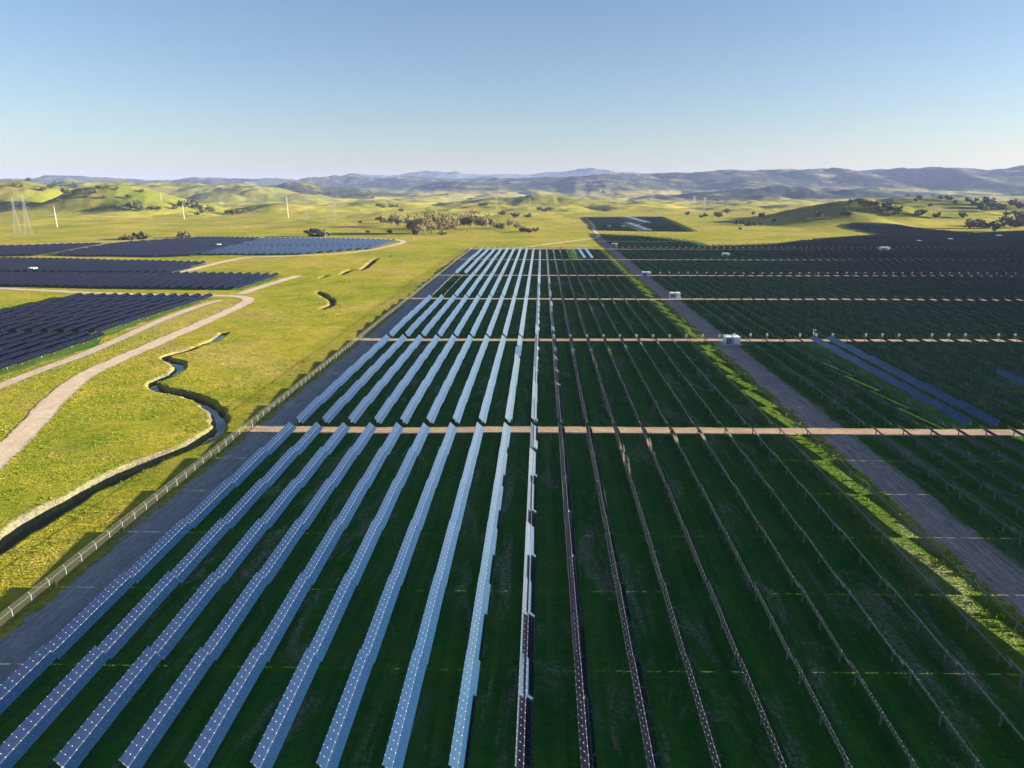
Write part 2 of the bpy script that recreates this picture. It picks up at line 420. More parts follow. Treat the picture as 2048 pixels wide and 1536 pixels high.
def mat_panel(name, gain, dif, tint=(0.38, 0.76, 1.0, 1)):
    m, nt, b = newmat(name); g = N(nt)
    uv = g('ShaderNodeUVMap').outputs[0]
    sp = g('ShaderNodeSeparateXYZ'); g.link(uv, sp.inputs[0]); u, v = sp.outputs[0], sp.outputs[1]
    fu = g.math('FRACT', u); du = g.math('ABSOLUTE', g.math('SUBTRACT', fu, 0.5))      # 0.5 at the joints between modules
    joint = g.math('GREATER_THAN', du, 0.488)
    cl = g.math('GREATER_THAN', du, 0.462)
    def near(val, w):
        return g.math('LESS_THAN', g.math('ABSOLUTE', g.math('SUBTRACT', v, val)), w)
    mid = near(0.5, 0.008)
    rows = g.math('ADD', g.math('ADD', near(0.25, 0.014), near(0.75, 0.016)), g.math('ADD', near(0.01, 0.012), near(0.99, 0.012)), clamp=True)
    midc = near(0.5, 0.018)
    clamps = g.math('MULTIPLY', cl, g.math('ADD', rows, midc, clamp=True), clamp=True)
    # cells
    cw = g.noise(g('ShaderNodeNewGeometry').outputs['Position'], 0.35, 2, 0.5).outputs[0]
    cellv = g.math('GREATER_THAN', g.math('ABSOLUTE', g.math('SUBTRACT', g.math('FRACT', g.math('MULTIPLY', v, 12)), 0.5)), 0.46)
    cellu = g.math('GREATER_THAN', g.math('ABSOLUTE', g.math('SUBTRACT', g.math('FRACT', g.math('MULTIPLY', u, 6)), 0.5)), 0.46)
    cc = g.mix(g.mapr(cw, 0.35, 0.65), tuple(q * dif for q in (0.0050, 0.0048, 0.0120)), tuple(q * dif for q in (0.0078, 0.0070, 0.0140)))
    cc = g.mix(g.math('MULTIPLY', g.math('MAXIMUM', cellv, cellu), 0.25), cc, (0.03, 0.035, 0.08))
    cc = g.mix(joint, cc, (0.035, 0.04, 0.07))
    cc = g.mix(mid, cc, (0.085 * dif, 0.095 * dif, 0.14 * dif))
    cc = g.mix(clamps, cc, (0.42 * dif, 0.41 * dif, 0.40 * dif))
    hard = g.math('MAXIMUM', clamps, mid)
    g.link(cc, b.inputs['Base Color']); b.inputs['Roughness'].default_value = 0.5
    b.inputs['Specular IOR Level'].default_value = 0.0
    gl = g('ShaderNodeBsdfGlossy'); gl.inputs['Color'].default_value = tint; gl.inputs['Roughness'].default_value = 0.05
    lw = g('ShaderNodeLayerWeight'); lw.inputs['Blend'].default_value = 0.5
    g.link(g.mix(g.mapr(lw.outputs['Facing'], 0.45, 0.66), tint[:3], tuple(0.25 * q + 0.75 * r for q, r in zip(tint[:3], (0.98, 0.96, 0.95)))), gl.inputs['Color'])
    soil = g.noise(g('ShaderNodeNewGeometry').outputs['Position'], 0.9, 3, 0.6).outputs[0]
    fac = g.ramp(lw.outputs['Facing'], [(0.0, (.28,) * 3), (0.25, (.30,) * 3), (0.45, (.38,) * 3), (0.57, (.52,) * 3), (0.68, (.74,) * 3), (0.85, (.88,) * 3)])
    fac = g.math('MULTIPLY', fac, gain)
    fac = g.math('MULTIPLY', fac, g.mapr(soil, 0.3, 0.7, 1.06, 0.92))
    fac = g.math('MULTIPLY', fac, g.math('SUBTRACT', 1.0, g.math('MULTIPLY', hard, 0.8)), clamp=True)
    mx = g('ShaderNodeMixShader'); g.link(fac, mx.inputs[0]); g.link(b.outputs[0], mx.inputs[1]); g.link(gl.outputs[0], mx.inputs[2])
    g.link(mx.outputs[0], nt.nodes['Material Output'].inputs[0])
    return m
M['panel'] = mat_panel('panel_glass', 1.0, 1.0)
M['panel_dim_refl'] = mat_panel('dim_reflection_glass', 0.22, 0.45)  # left arrays: their weak sky reflection is put into the material
M['panel_part_dim_refl'] = mat_panel('part_dim_reflection_glass', 0.6, 0.7)  # east pasture array: sky reflection dimmed in the material, but less
M['panel_blue_refl'] = mat_panel('blue_reflection_glass', 0.48, 1.2, (0.32, 0.60, 0.95, 1))  # backward-tilted rows: the deep blue sky they mirror, painted in as tint
M['back'] = simple('panel_backsheet', (0.045, 0.050, 0.062), 0.5)
M['frame'] = simple('aluminium_frame', (0.20, 0.19, 0.19), 0.45, 0.3)
M['steel'] = simple('galvanised_steel', (0.27, 0.28, 0.30), 0.55, 0.3)
M['wire'] = simple('weathered_wire', (0.15, 0.145, 0.13), 0.7)
M['white'] = simple('white_enamel', (0.78, 0.78, 0.76), 0.5, var=0.05)
M['grey'] = simple('grey_enamel', (0.42, 0.43, 0.44), 0.5)
M['bluegrey'] = simple('blue_grey_paint', (0.55, 0.64, 0.70), 0.5, var=0.06)
M['darkdoor'] = simple('dark_louvre', (0.05, 0.07, 0.09), 0.6)
M['bark'] = simple('bark', (0.16, 0.125, 0.095), 0.9, scale=0.8)
M['concrete'] = simple('concrete', (0.45, 0.43, 0.40), 0.9)
def mat_leaf(name, a, b2):
    m, nt, b = newmat(name); g = N(nt)
    oi = g('ShaderNodeObjectInfo').outputs['Random']
    pos = g('ShaderNodeNewGeometry').outputs['Position']
    n = g.noise(pos, 0.5, 3, 0.6).outputs[0]
    f = g.math('ADD', g.math('MULTIPLY', oi, 0.5), g.mapr(n, 0.3, 0.7, 0, 0.6), clamp=True)
    g.link(g.mix(f, a, b2), b.inputs['Base Color']); b.inputs['Roughness'].default_value = 0.8
    b.inputs['Specular IOR Level'].default_value = 0.1
    return m
M['oak'] = mat_leaf('oak_leaf', (0.050, 0.062, 0.022), (0.10, 0.105, 0.042))
M['twig'] = mat_leaf('bare_twig', (0.17, 0.135, 0.085), (0.20, 0.19, 0.075))
def mat_mesh(op, nm):
    m, nt, b = newmat(nm); g = N(nt)
    tr = g('ShaderNodeBsdfTransparent'); mx = g('ShaderNodeMixShader')
    mx.inputs[0].default_value = op
    b.inputs['Base Color'].default_value = (0.055, 0.055, 0.045, 1); b.inputs['Roughness'].default_value = 0.6
    g.link(tr.outputs[0], mx.inputs[1]); g.link(b.outputs[0], mx.inputs[2])
    g.link(mx.outputs[0], nt.nodes['Material Output'].inputs[0])
    return m
M['chain'] = mat_mesh(0.22, 'chain_link_mesh'); M['chain_thin'] = mat_mesh(0.06, 'thin_wire_mesh')
def mat_water():
    m, nt, b = newmat('creek_water'); g = N(nt)
    b.inputs['Base Color'].default_value = (0.012, 0.02, 0.022, 1); b.inputs['Roughness'].default_value = 0.06
    b.inputs['IOR'].default_value = 1.6
    pos = g('ShaderNodeNewGeometry').outputs['Position']
    bp = g('ShaderNodeBump'); bp.inputs['Strength'].default_value = 0.15; bp.inputs['Distance'].default_value = 0.05
    g.link(g.noise(pos, 2.0, 2, 0.5).outputs[0], bp.inputs['Height']); g.link(bp.outputs[0], b.inputs['Normal'])
    return m
M['water'] = mat_water()

# ------------------------------------------------------------------ layout of the arrays
PITCHX = 5.76
SKEW = 0.027
BY = [-49.5, 48.2, 146.0, 244.2, 342.6, 442.8, 548.8, 655.5, 762, 868, 974, 1080, 1186, 1292, 1398, 1504, 1610, 1716]   # cross tracks on X = 0
X0 = -53.0                     # first row of the middle field
NROW = 20
XR0 = 70.7                     # first row of the field beyond the service road
def W(pts): return [G(a, b) for a, b in pts]
POLY = {}
POLY['right'] = W([(1190,467),(1240,469),(1300,473),(1380,482),(1420,492),(1500,491),(1560,489),(1620,481),(1700,475),(1775,471),(1690,457),(1705,455),(1800,456),(1860,461),(1950,468),(2048,464),(2300,462)]) + [(900, 250), (900, 30), (68, 30), (68, 900)]
POLY['knoll'] = W([(1168,434),(1290,434),(1325,434),(1395,464),(1290,463),(1200,461)])
POLY['bend'] = W([(158,595),(427,595),(208,674),(196,690),(0,752),(-500,900),(-500,735),(0,628)])
POLY['road_upper'] = W([(-300,510),(0,519),(200,523),(415,528),(345,548),(0,545),(-300,545)])
POLY['road_lower'] = W([(-300,552),(0,550),(345,550),(568,553),(480,580),(300,579),(0,574),(-300,568)])
POLY['pasture_west'] = W([(-300,505),(0,495),(205,489),(85,512),(0,513),(-300,513)])
POLY['pasture_mid'] = W([(235,488),(400,477),(520,478),(400,512),(310,515),(105,512)])
POLY['pasture_east'] = W([(530,478),(660,479),(800,482),(740,498),(600,511),(400,511)])
def inside_intervals(poly, x):
    ys = []
    n = len(poly)
    for k in range(n):
        (ax, ay), (bx, by) = poly[k], poly[(k + 1) % n]
        if (ax - x) * (bx - x) < 0:
            ys.append(ay + (by - ay) * (x - ax) / (bx - ax))
    ys.sort()
    return [(ys[i], ys[i + 1]) for i in range(0, len(ys) - 1, 2)]
def in_poly(X, Y, poly):
    c = np.zeros(X.shape, bool); n = len(poly)
    for k in range(n):
        (ax, ay), (bx, by) = poly[k], poly[(k + 1) % n]
        with np.errstate(divide='ignore', invalid='ignore'):
            t = ((ay > Y) != (by > Y)) & (X < (bx - ax) * (Y - ay) / (by - ay + 1e-12) + ax)
        c ^= t
    return c

# ------------------------------------------------------------------ ground
def build_ground():
    ys = list(np.arange(-30, 30, 3.0)) + list(np.arange(30, 300, 0.55))
    y = 300.0; r = 0.6
    while y < 26000:
        ys.append(y); r = max(0.6, (y + 40) * 0.0078); y += r
    ys = np.array(ys)
    t = np.linspace(-1, 1, 1050); ss = t * (0.72 + 0.33 * np.abs(t) ** 3)
    ss = ss * 1.15
    YY, SS = np.meshgrid(ys, ss, indexing='ij')
    XX = SS * (YY + 60)
    z, bank, hz, D, px = terrain(XX.ravel(), YY.ravel(), True)
    XX, YY = XX.ravel(), YY.ravel()
    nv = len(z); ny, nx = len(ys), len(ss)
    me = bpy.data.meshes.new('meadow_ground')
    co = np.stack([XX, YY, z], 1).astype('f')
    a = (np.arange(ny - 1)[:, None] * nx + np.arange(nx - 1)[None, :]).ravel()
    q = np.stack([a, a + 1, a + nx + 1, a + nx], 1).astype(np.int32)
    me.vertices.add(nv); me.vertices.foreach_set('co', co.ravel())
    me.loops.add(q.size); me.loops.foreach_set('vertex_index', q.ravel())
    me.polygons.add(len(q)); me.polygons.foreach_set('loop_start', np.arange(0, q.size, 4, dtype=np.int32))
    me.update(calc_edges=True)
    me.polygons.foreach_set('use_smooth', np.ones(len(q), bool))
    lush = np.zeros(nv)
    # middle field and the field beyond the service road
    yl = YY - SKEW * XX
    wob = 0.8 * fbm(XX / 6, YY / 6, 12, 3)
    lush = np.maximum(lush, (1 - 0.25 * sstep(47.5, 52, XX + wob)) * (sstep(-54.6, -53.4, XX + wob) * (1 - sstep(58.2, 59.6, XX + wob)) * (1 - sstep(652, 656, yl))))
    lush = np.maximum(lush, 0.9 * sstep(65.5, 67, XX + wob) * (XX < 72) * (YY < 640) * (YY > 40))
    for k, kk in (('right', .95), ('knoll', .9), ('bend', .8), ('road_upper', .8), ('road_lower', .8), ('pasture_west', .6), ('pasture_mid', .6), ('pasture_east', .6)):
        lush = np.maximum(lush, kk * in_poly(XX + wob * 2, YY, POLY[k]).astype(float))
    green = sstep(3, 14, hz) * (D < 4200) * 0.75
    wood = sstep(20, 60, hz) * sstep(4500, 6000, D) * 0.95
    wood = np.maximum(wood, sstep(4, 14, hz) * sstep(3550, 3700, D) * (px > 1300) * (D < 5200))
    wood = np.maximum(wood, 0.9 * sstep(4, 14, hz) * sstep(3850, 3950, D) * (px > 480) * (px < 900) * (D < 5200))
    bed = bank >= 1.0001; bedv = np.clip((bank - 0.5) / 1.5, 0, 1) * (bank > 1.0); bank = np.where(bank > 1.0, 0, bank)
    colr = np.stack([lush, bank, wood, np.ones(nv)], 1).astype('f')
    at1 = me.color_attributes.new('zone', 'FLOAT_COLOR', 'POINT'); at1.data.foreach_set('color', colr.ravel())
    at4 = me.attributes.new('green', 'FLOAT', 'POINT'); at4.data.foreach_set('value', green.astype('f'))
    at3 = me.attributes.new('bed', 'FLOAT', 'POINT'); at3.data.foreach_set('value', bedv.astype('f'))
    at2 = me.attributes.new('dist', 'FLOAT', 'POINT'); at2.data.foreach_set('value', np.clip(D / 10000, 0, 1).astype('f'))
    me.materials.append(M['meadow'])
    o = bpy.data.objects.new('ground', me); col.objects.link(o); tag(o, kind='structure')
build_ground(); tick('ground')

ROADS = []
def strip(name, P, width, mat, dz=0.05, step=2.0, wob=0.25, kind='structure', world=False, cap=None):
    """a road ribbon that follows the ground"""
    P = np.array(P if world else [G(a, b) for a, b in P], float)
    P = smooth_poly(P, 2) if len(P) > 2 else P
    ROADS.append((P, width))
    Q = [P[0]]
    for k in range(len(P) - 1):
        L = np.linalg.norm(P[k + 1] - P[k]); n = max(1, int(L / step))
        for j in range(1, n + 1): Q.append(P[k] + (P[k + 1] - P[k]) * j / n)
    Q = np.array(Q); T = np.gradient(Q, axis=0); T /= np.linalg.norm(T, axis=1)[:, None] + 1e-9
    Nn = np.stack([-T[:, 1], T[:, 0]], 1)
    nc = max(3, int(width / 1.2) + 1)
    ws = np.linspace(-0.5, 0.5, nc)
    vs = []
    rough = np.array([[vnoise(k * step / 3.0, 0.5, 70) , vnoise(k * step / 3.0, 9.5, 71)] for k in range(len(Q))])
    P2 = np.zeros((len(Q), nc, 2))
    for j, w_ in enumerate(ws):
        off = w_ * width
        if j == 0: off = off - wob * rough[:, 0]
        if j == nc - 1: off = off + wob * rough[:, 1]
        P2[:, j] = Q + Nn * (np.asarray(off).reshape(-1, 1) if np.ndim(off) else off)
    z = terrain(P2[..., 0].ravel(), P2[..., 1].ravel()) + dz
    vs = [(float(a), float(b), float(c)) for (a, b), c in zip(P2.reshape(-1, 2), z)]
    fs = [(i * nc + j, i * nc + j + 1, (i + 1) * nc + j + 1, (i + 1) * nc + j) for i in range(len(Q) - 1) for j in range(nc - 1)]
    uvs = [[(i * step, j / (nc - 1)), (i * step, (j + 1) / (nc - 1)), ((i + 1) * step, (j + 1) / (nc - 1)), ((i + 1) * step, j / (nc - 1))] for i in range(len(Q) - 1) for j in range(nc - 1)]
    b = MB(); b.add(vs, fs, 0, uvs); o = b.build(name, mat, smooth=True); tag(o, kind=kind); return o

# creek water
def creek_water():
    P = CREEK; T = np.gradient(P, axis=0); T /= np.linalg.norm(T, axis=1)[:, None]; Nn = np.stack([-T[:, 1], T[:, 0]], 1)
    n = len(P); vs = []; fs = []
    for k in range(n):
        u = k / n
        dep = 0.75 + 0.95 * float(sstep(0.35, 0.8, np.array(u)))
        zz = tz(*P[k]) - dep + 0.12 + 0.06 * math.sin(k * 0.9)
        for s in (-1, 1):
            q = P[k] + Nn[k] * s * 1.3
            vs.append((q[0], q[1], zz))
    g0, g1, g2 = np.array(G(462, 646)), np.array(G(420, 688)), np.array(G(345, 716))
    g3 = np.array(G(352, 905)); ok = []
    i1 = int(np.argmin(np.hypot(*(P - g0).T))); i2 = int(np.argmin(np.hypot(*(P - g1).T)))
    i3 = int(np.argmin(np.hypot(*(P - g2).T))); i4 = int(np.argmin(np.hypot(*(P - g3).T)))
    wet = set(range(i1, i2)) | set(range(i3, i4)) | set(range(int(n * .16), int(n * .24)))
    for k in range(n - 1):
        if k in wet: fs.append((2 * k, 2 * k + 1, 2 * k + 3, 2 * k + 2))
    b = MB(); b.add(vs, fs); tag(b.build('creek_water', M['water'], smooth=True), kind='structure')
creek_water()

# roads and tracks
strip('dirt_road', [(-260,1090),(-120,1000),(-40,945),(0,910),(60,855),(115,795),(170,750),(240,718),(320,683),(400,648),(455,623),(492,606),(500,598),(475,592),(420,591),(300,589.5),(150,584),(0,577),(-200,570)], 6.0, M['road'], 0.06, wob=0.7)
strip('service_track', [(-200,860),(0,772),(90,737),(180,704),(250,672),(330,637),(400,611),(440,600)], 4.5, M['road'], 0.05)
strip('field_track', [(480,588),(520,574),(560,562),(597,552)], 6, M['road'], 0.07)
strip('pasture_track', [(330,553),(385,539),(430,527),(490,514),(560,514),(660,510),(740,501),(800,488),(812,482),(770,477.5),(600,475.5),(420,474.5),(330,480),(160,485),(0,492),(-200,500)], 7, M['road'], 0.10)
strip('hill_track', [(955,500),(1040,495),(1100,488),(1150,481),(1192,477),(1200,470),(1186,462),(1190,452),(1172,436)], 5, M['road'], 0.12)
strip('valley_track', [GM(*q) for q in [(62,431),(110,432),(180,433),(240,434),(300,435),(365,436),(430,433),(520,428)]], 7, M['road'], 0.4, step=12, world=True)
strip('gravel_lane', [(-58.1, 44), (-58.1, 652)], 8.2, M['gravel'], 0.035, world=True, wob=0.9)
strip('service_road', [(62.9, 30), (62.9, 640), (64, 700), (66, 860)], 7.6, M['mud'], 0.035, world=True, wob=0.9)
for k in range(1, 8):
    x1 = 59 + 900 if k < 7 else 300
    a = (-62.6 if k < 7 else -60, BY[k] + SKEW * -62.6); x2 = min(640, 150 + BY[k] * 0.75) if k < 7 else 420
    strip('cross_track', [a, (x2, BY[k] + SKEW * x2)], 4.6 if k < 7 else 4.5, M['cross'], 0.07, world=True, step=2.0, wob=0.45)
for k in range(8, 10):
    strip('cross_track', [(75, BY[k]), (330, BY[k] + SKEW * 330)], 3.0, M['cross'], 0.08, world=True, step=5, wob=0.2)

tick('roads')
# tussocks in the meadow and weeds on the verges
def tufts(name, xs, ys, hs, mat, label, seed, blades=7):
    r = np.random.RandomState(seed); n = len(xs); z = terrain(xs, ys, True)[0]
    a = r.rand(n, blades) * 2 * np.pi; rad = hs[:, None] * (0.15 + 0.55 * r.rand(n, blades)); lean = hs[:, None] * (0.2 + 0.5 * r.rand(n, blades))
    h = hs[:, None] * (0.55 + 0.6 * r.rand(n, blades)); wd = hs[:, None] * (0.18 + 0.18 * r.rand(n, blades)); t = a + r.rand(n, blades) * 2
    bx = xs[:, None] + rad * np.cos(a); by = ys[:, None] + rad * np.sin(a); bz = np.repeat(z[:, None], blades, 1) - 0.03
    v = np.stack([np.stack([bx - wd * np.cos(t), by - wd * np.sin(t), bz], -1), np.stack([bx + wd * np.cos(t), by + wd * np.sin(t), bz], -1),
                  np.stack([bx + lean * np.cos(a), by + lean * np.sin(a), bz + h], -1)], 2).reshape(-1, 3)
    me = bpy.data.meshes.new(name); nf = n * blades
    me.vertices.add(len(v)); me.vertices.foreach_set('co', v.astype('f').ravel())
    me.loops.add(nf * 3); me.loops.foreach_set('vertex_index', np.arange(nf * 3, dtype=np.int32))
    me.polygons.add(nf); me.polygons.foreach_set('loop_start', np.arange(0, nf * 3, 3, dtype=np.int32)); me.update(calc_edges=True)
    me.materials.append(mat); o = bpy.data.objects.new(name, me); col.objects.link(o); tag(o, label, 'grass', kind='stuff')
def mat_tuft(name, a, b2):
    m, nt, b = newmat(name); g = N(nt); pos = g('ShaderNodeNewGeometry').outputs['Position']
    g.link(g.mix(g.mapr(g.noise(pos, 0.35, 3, 0.6).outputs[0], 0.35, 0.65), a, b2), b.inputs['Base Color']); b.inputs['Roughness'].default_value = 0.9
    b.inputs['Specular IOR Level'].default_value = 0.1
    return m
nr = np.random.RandomState(3)
x_ = nr.uniform(-300, -63.5, 90000); y__ = 40 + 380 * nr.rand(90000) ** 1.2
keep = (fbm(x_ / 9, y__ / 9, 81, 4, 0.6) + 0.5 * vnoise(x_ / 60, y__ / 60, 83) > 0.12) & (creek_depth(x_, y__)[0] > -0.35)
keep &= np.abs((x_ * math.cos(y_) + y__ * math.sin(y_)) / (-x_ * math.sin(y_) + y__ * math.cos(y_) + 12)) < 0.8
x_, y__ = x_[keep], y__[keep]; ok = np.ones(len(x_), bool)
for (P_, w_) in ROADS[:4]: ok &= seg_dist(x_, y__, P_)[0] > w_ / 2 + 0.4
for f in ('bend', 'road_upper', 'road_lower'): ok &= ~in_poly(x_, y__, POLY[f])
x_, y__ = x_[ok], y__[ok]
tufts('meadow_tussocks', x_, y__, 0.14 + 0.22 * nr.rand(len(x_)) ** 2, mat_tuft('tussock', (0.10, 0.17, 0.015), (0.24, 0.25, 0.03)), 'rough grass tussocks scattered over the sunlit meadow', 4)
n = 9000; y__ = 45 + 590 * nr.rand(n) ** 1.5; x_ = np.where(nr.rand(n) < 0.45, 58.3 + nr.normal(0, 0.5, n), nr.uniform(50.5, 58, n))
keep = fbm(x_ / 3, y__ / 5, 85, 3, 0.6) > 0.02; x_, y__ = x_[keep], y__[keep]; ok = np.ones(len(x_), bool)
for (P_, w_) in ROADS[-12:]: ok &= seg_dist(x_, y__, P_)[0] > w_ / 2
x_, y__ = x_[ok], y__[ok]
tufts('verge_weeds', x_, y__, 0.16 + 0.4 * nr.rand(len(x_)) ** 3, mat_tuft('weed', (0.08, 0.20, 0.010), (0.26, 0.32, 0.015)), 'tall yellow-green weeds on the verge beside the service road', 5)
# ------------------------------------------------------------------ solar trackers
PW = 2.05; AX = 1.44; TILT = 43.0
def panel_seg(b, x, ya, yb, za, zb, tilt, mods, fm=0):
    """one table of modules; x is the axis, za/zb the axis heights, tilt positive = faces +X"""
    up, lo = R(tilt + 1.6), R(tilt - 1.6)
    h = PW / 2; th = 0.045; g0 = 0.07
    def sec(z, off):
        nx, nz = math.sin(R(tilt)) * off, math.cos(R(tilt)) * off
        return [(x - h * math.cos(up) + nx, z + h * math.sin(up) + nz), (x + nx, z + nz), (x + h * math.cos(lo) + nx, z - h * math.sin(lo) + nz)]
    F = []; Bk = []
    for yy, zz in ((ya, za), (yb, zb)):
        F.append([(q[0], yy, q[1]) for q in sec(zz, g0 + th)])
        Bk.append([(q[0], yy, q[1]) for q in sec(zz, g0)])
    vs = F[0] + F[1] + Bk[0] + Bk[1]      # 0-2,3-5 front; 6-8, 9-11 back
    n = mods
    fs = [(0, 1, 4, 3), (1, 2, 5, 4)]
    uv = [[(0, 1), (0, .5), (n, .5), (n, 1)], [(0, .5), (0, 0), (n, 0), (n, .5)]]
    b.add(vs, fs, fm, uv)
    m = b.n - len(vs)
    def addf(f, mat):
        b.f.append(tuple(m + i for i in f)); b.m.append(mat); b.uv.append(None)
    addf((6, 9, 10, 7), 1); addf((7, 10, 11, 8), 1)
    addf((0, 3, 9, 6), 2); addf((2, 8, 11, 5), 2)
    addf((0, 6, 7, 1), 2); addf((1, 7, 8, 2), 2); addf((3, 4, 10, 9), 2); addf((4, 5, 11, 10), 2)
def hpost(b, x, y, z0, z1, mat=0):
    w_ = 0.075
    for s in (-1, 1): b.box((x + s * w_, y, (z0 + z1) / 2), (0.006, 0.06, (z1 - z0) / 2), mat)
    b.box((x, y, (z0 + z1) / 2), (w_, 0.006, (z1 - z0) / 2), mat)
ONES = ['', 'first', 'second', 'third', 'fourth', 'fifth', 'sixth', 'seventh', 'eighth', 'ninth', 'tenth', 'eleventh', 'twelfth', 'thirteenth', 'fourteenth', 'fifteenth', 'sixteenth', 'seventeenth', 'eighteenth', 'nineteenth']
TENS = {2: 'twent', 3: 'thirt', 4: 'fort', 5: 'fift', 6: 'sixt', 7: 'sevent', 8: 'eight', 9: 'ninet'}
def ordw(n):
    if n >= 100: return 'hundred and ' + ordw(n - 100) if n > 100 else 'hundredth'
    if n < 20: return ONES[n]
    t, o = divmod(n, 10)
    return TENS[t] + 'ieth' if o == 0 else TENS[t] + 'y-' + ONES[o]
PM = None
TR = []       # every tracker as a spec
def visible(x, y):
    c, s = math.cos(y_), math.sin(y_)
    D = -x * s + y * c; L = x * c + y * s
    if D < 20: return False
    return abs(L / (D * math.cos(p_) + H * math.sin(p_))) < 0.76
def add_tracker(field, i, k, x, ya, yb, tilts=None, tilt=TILT):
    if yb - ya < 12: return
    if not (visible(x, ya) or visible(x, yb) or visible(x, (ya + yb) / 2)): return
    n = max(1, round((yb - ya) / 16.1))
    TR.append(dict(field=field, i=i, k=k, x=x, ya=ya, yb=yb, n=n, tilt=tilt, tilts=tilts or {}))
# the middle field
for k in range(6):
    for i in range(NROW):
        x = X0 + PITCHX * i
        ya = BY[k + 1] + SKEW * x + 2.5; yb = BY[k + 2] + SKEW * x - 1.5
        if k == 5: yb -= 2
        tl = TILT; ts = {}
        if k == 3 and i < 2: tl = -44
        if k == 5 and i in (15, 16): tl = -12
        if k == 1 and i == 8: ts = {4: -18}
        add_tracker('middle', i + 1, k + 1, x, ya, yb, ts, tl)
# the big field beyond the service road
for j in range(0, 125):
    x = XR0 + PITCHX * j
    for (a, b_) in inside_intervals(POLY['right'], x):
        for k in range(1, 17):
            lo = max(a, BY[k] + SKEW * x + 2.5); hi = min(b_, BY[k + 1] + SKEW * x - 1.5)
            if k == 1 and j == 0: hi -= 0
            tl = TILT; ts = {}
            if k == 2 and j in (4, 5): tl = -33
            if k == 2 and j == 10: ts = {0: -33, 1: -33, 2: -33}
            add_tracker('right', j + 1, k, x, lo, hi, ts, tl)
def fill(field, ybounds=None, xoff=0.0, shape=None):
    poly = POLY[field]; xs = [q[0] for q in poly]
    x = math.floor(max(xs) / PITCHX) * PITCHX + xoff; i = 1
    while x > min(xs):
        ivs = inside_intervals(poly, x)
        hit = False
        for (a, b_) in ivs:
            n = max(1, round((b_ - a) / 100)) if ybounds is None else 0
            cuts = ybounds or []
            pts = [a] + [c + SKEW * x for c in cuts if a + 8 < c + SKEW * x < b_ - 8] + [b_]
            if ybounds is None:
                pts = [a + (b_ - a) * q / n for q in range(n + 1)]
            for q in range(len(pts) - 1):
                lo = pts[q] + (2 if q else 0); hi = pts[q + 1] - (2 if q < len(pts) - 2 else 0)
                n0 = len(TR); add_tracker(field, i, q + 1, x, lo, hi)
                hit = hit or len(TR) > n0
        if hit: i += 1
        x -= PITCHX
yA = G(100, 671)[1] - SKEW * G(100, 671)[0]
fill('bend', [yA]); fill('road_upper'); fill('road_lower')
fill('pasture_west'); fill('pasture_mid'); fill('pasture_east', [G(600, 494)[1] - SKEW * G(600, 494)[0]])
fill('knoll', [G(1280, 447)[1] - SKEW * 250])
for t in TR:
    if t['field'] == 'knoll' and ((t['k'] == 1 and t['i'] in (19, 20)) or (t['k'] == 2 and t['i'] in (13, 14))): t['tilt'] = -8
    d = math.hypot(t['x'], (t['ya'] + t['yb']) / 2)
    t['d'] = math.hypot(t['x'], max(t['ya'], 50))
    t['size'] = (t['yb'] - t['ya']) / d ** 2 
TR.sort(key=lambda t: -t['size'])
WHERE = {'middle': 'from the creek fence', 'right': 'from the rutted service road', 'bend': 'from the road, array inside the road bend', 'road_upper': 'from the track, upper array beyond the road', 'road_lower': 'from the track, lower array beyond the road', 'pasture_west': 'from its east end, westernmost far pasture array', 'pasture_mid': 'from its east end, middle far pasture array', 'pasture_east': 'from its east end, bluest far pasture array', 'knoll': 'from its east edge, array on the distant knoll'}
stuffB = MB()
def tracker_geom(t, detail):
    x, ya, yb, n = t['x'], t['ya'], t['yb'], t['n']
    r = random.Random(int(x * 13 + ya * 7))
    L = (yb - ya) / n; gap = 0.17
    gz = terrain(np.full(n * 2 + 1, x), np.linspace(ya, yb, n * 2 + 1))
    t['gz'] = (np.linspace(ya, yb, n * 2 + 1), gz)
    segs = []
    for s in range(n):
        a, b_ = ya + s * L + gap / 2, ya + (s + 1) * L - gap / 2
        if detail == 0 and s == 0: a -= 0
        zc = (gz[2 * s] + gz[2 * s + 2]) / 2 + AX + r.uniform(-.03, .03)
        if t['field'] == 'middle' and t['i'] == 20: zc -= 0.24
        sl = (gz[2 * s + 2] - gz[2 * s]) / 2 * 0.5 + 0.19
        ti = t['tilts'].get(s, t['tilt']) + r.uniform(-0.8, 0.8)
        a += r.uniform(-.06, .06); b_ += r.uniform(-.06, .06)
        segs.append((a, b_, zc - sl, zc + sl, ti))
    return segs
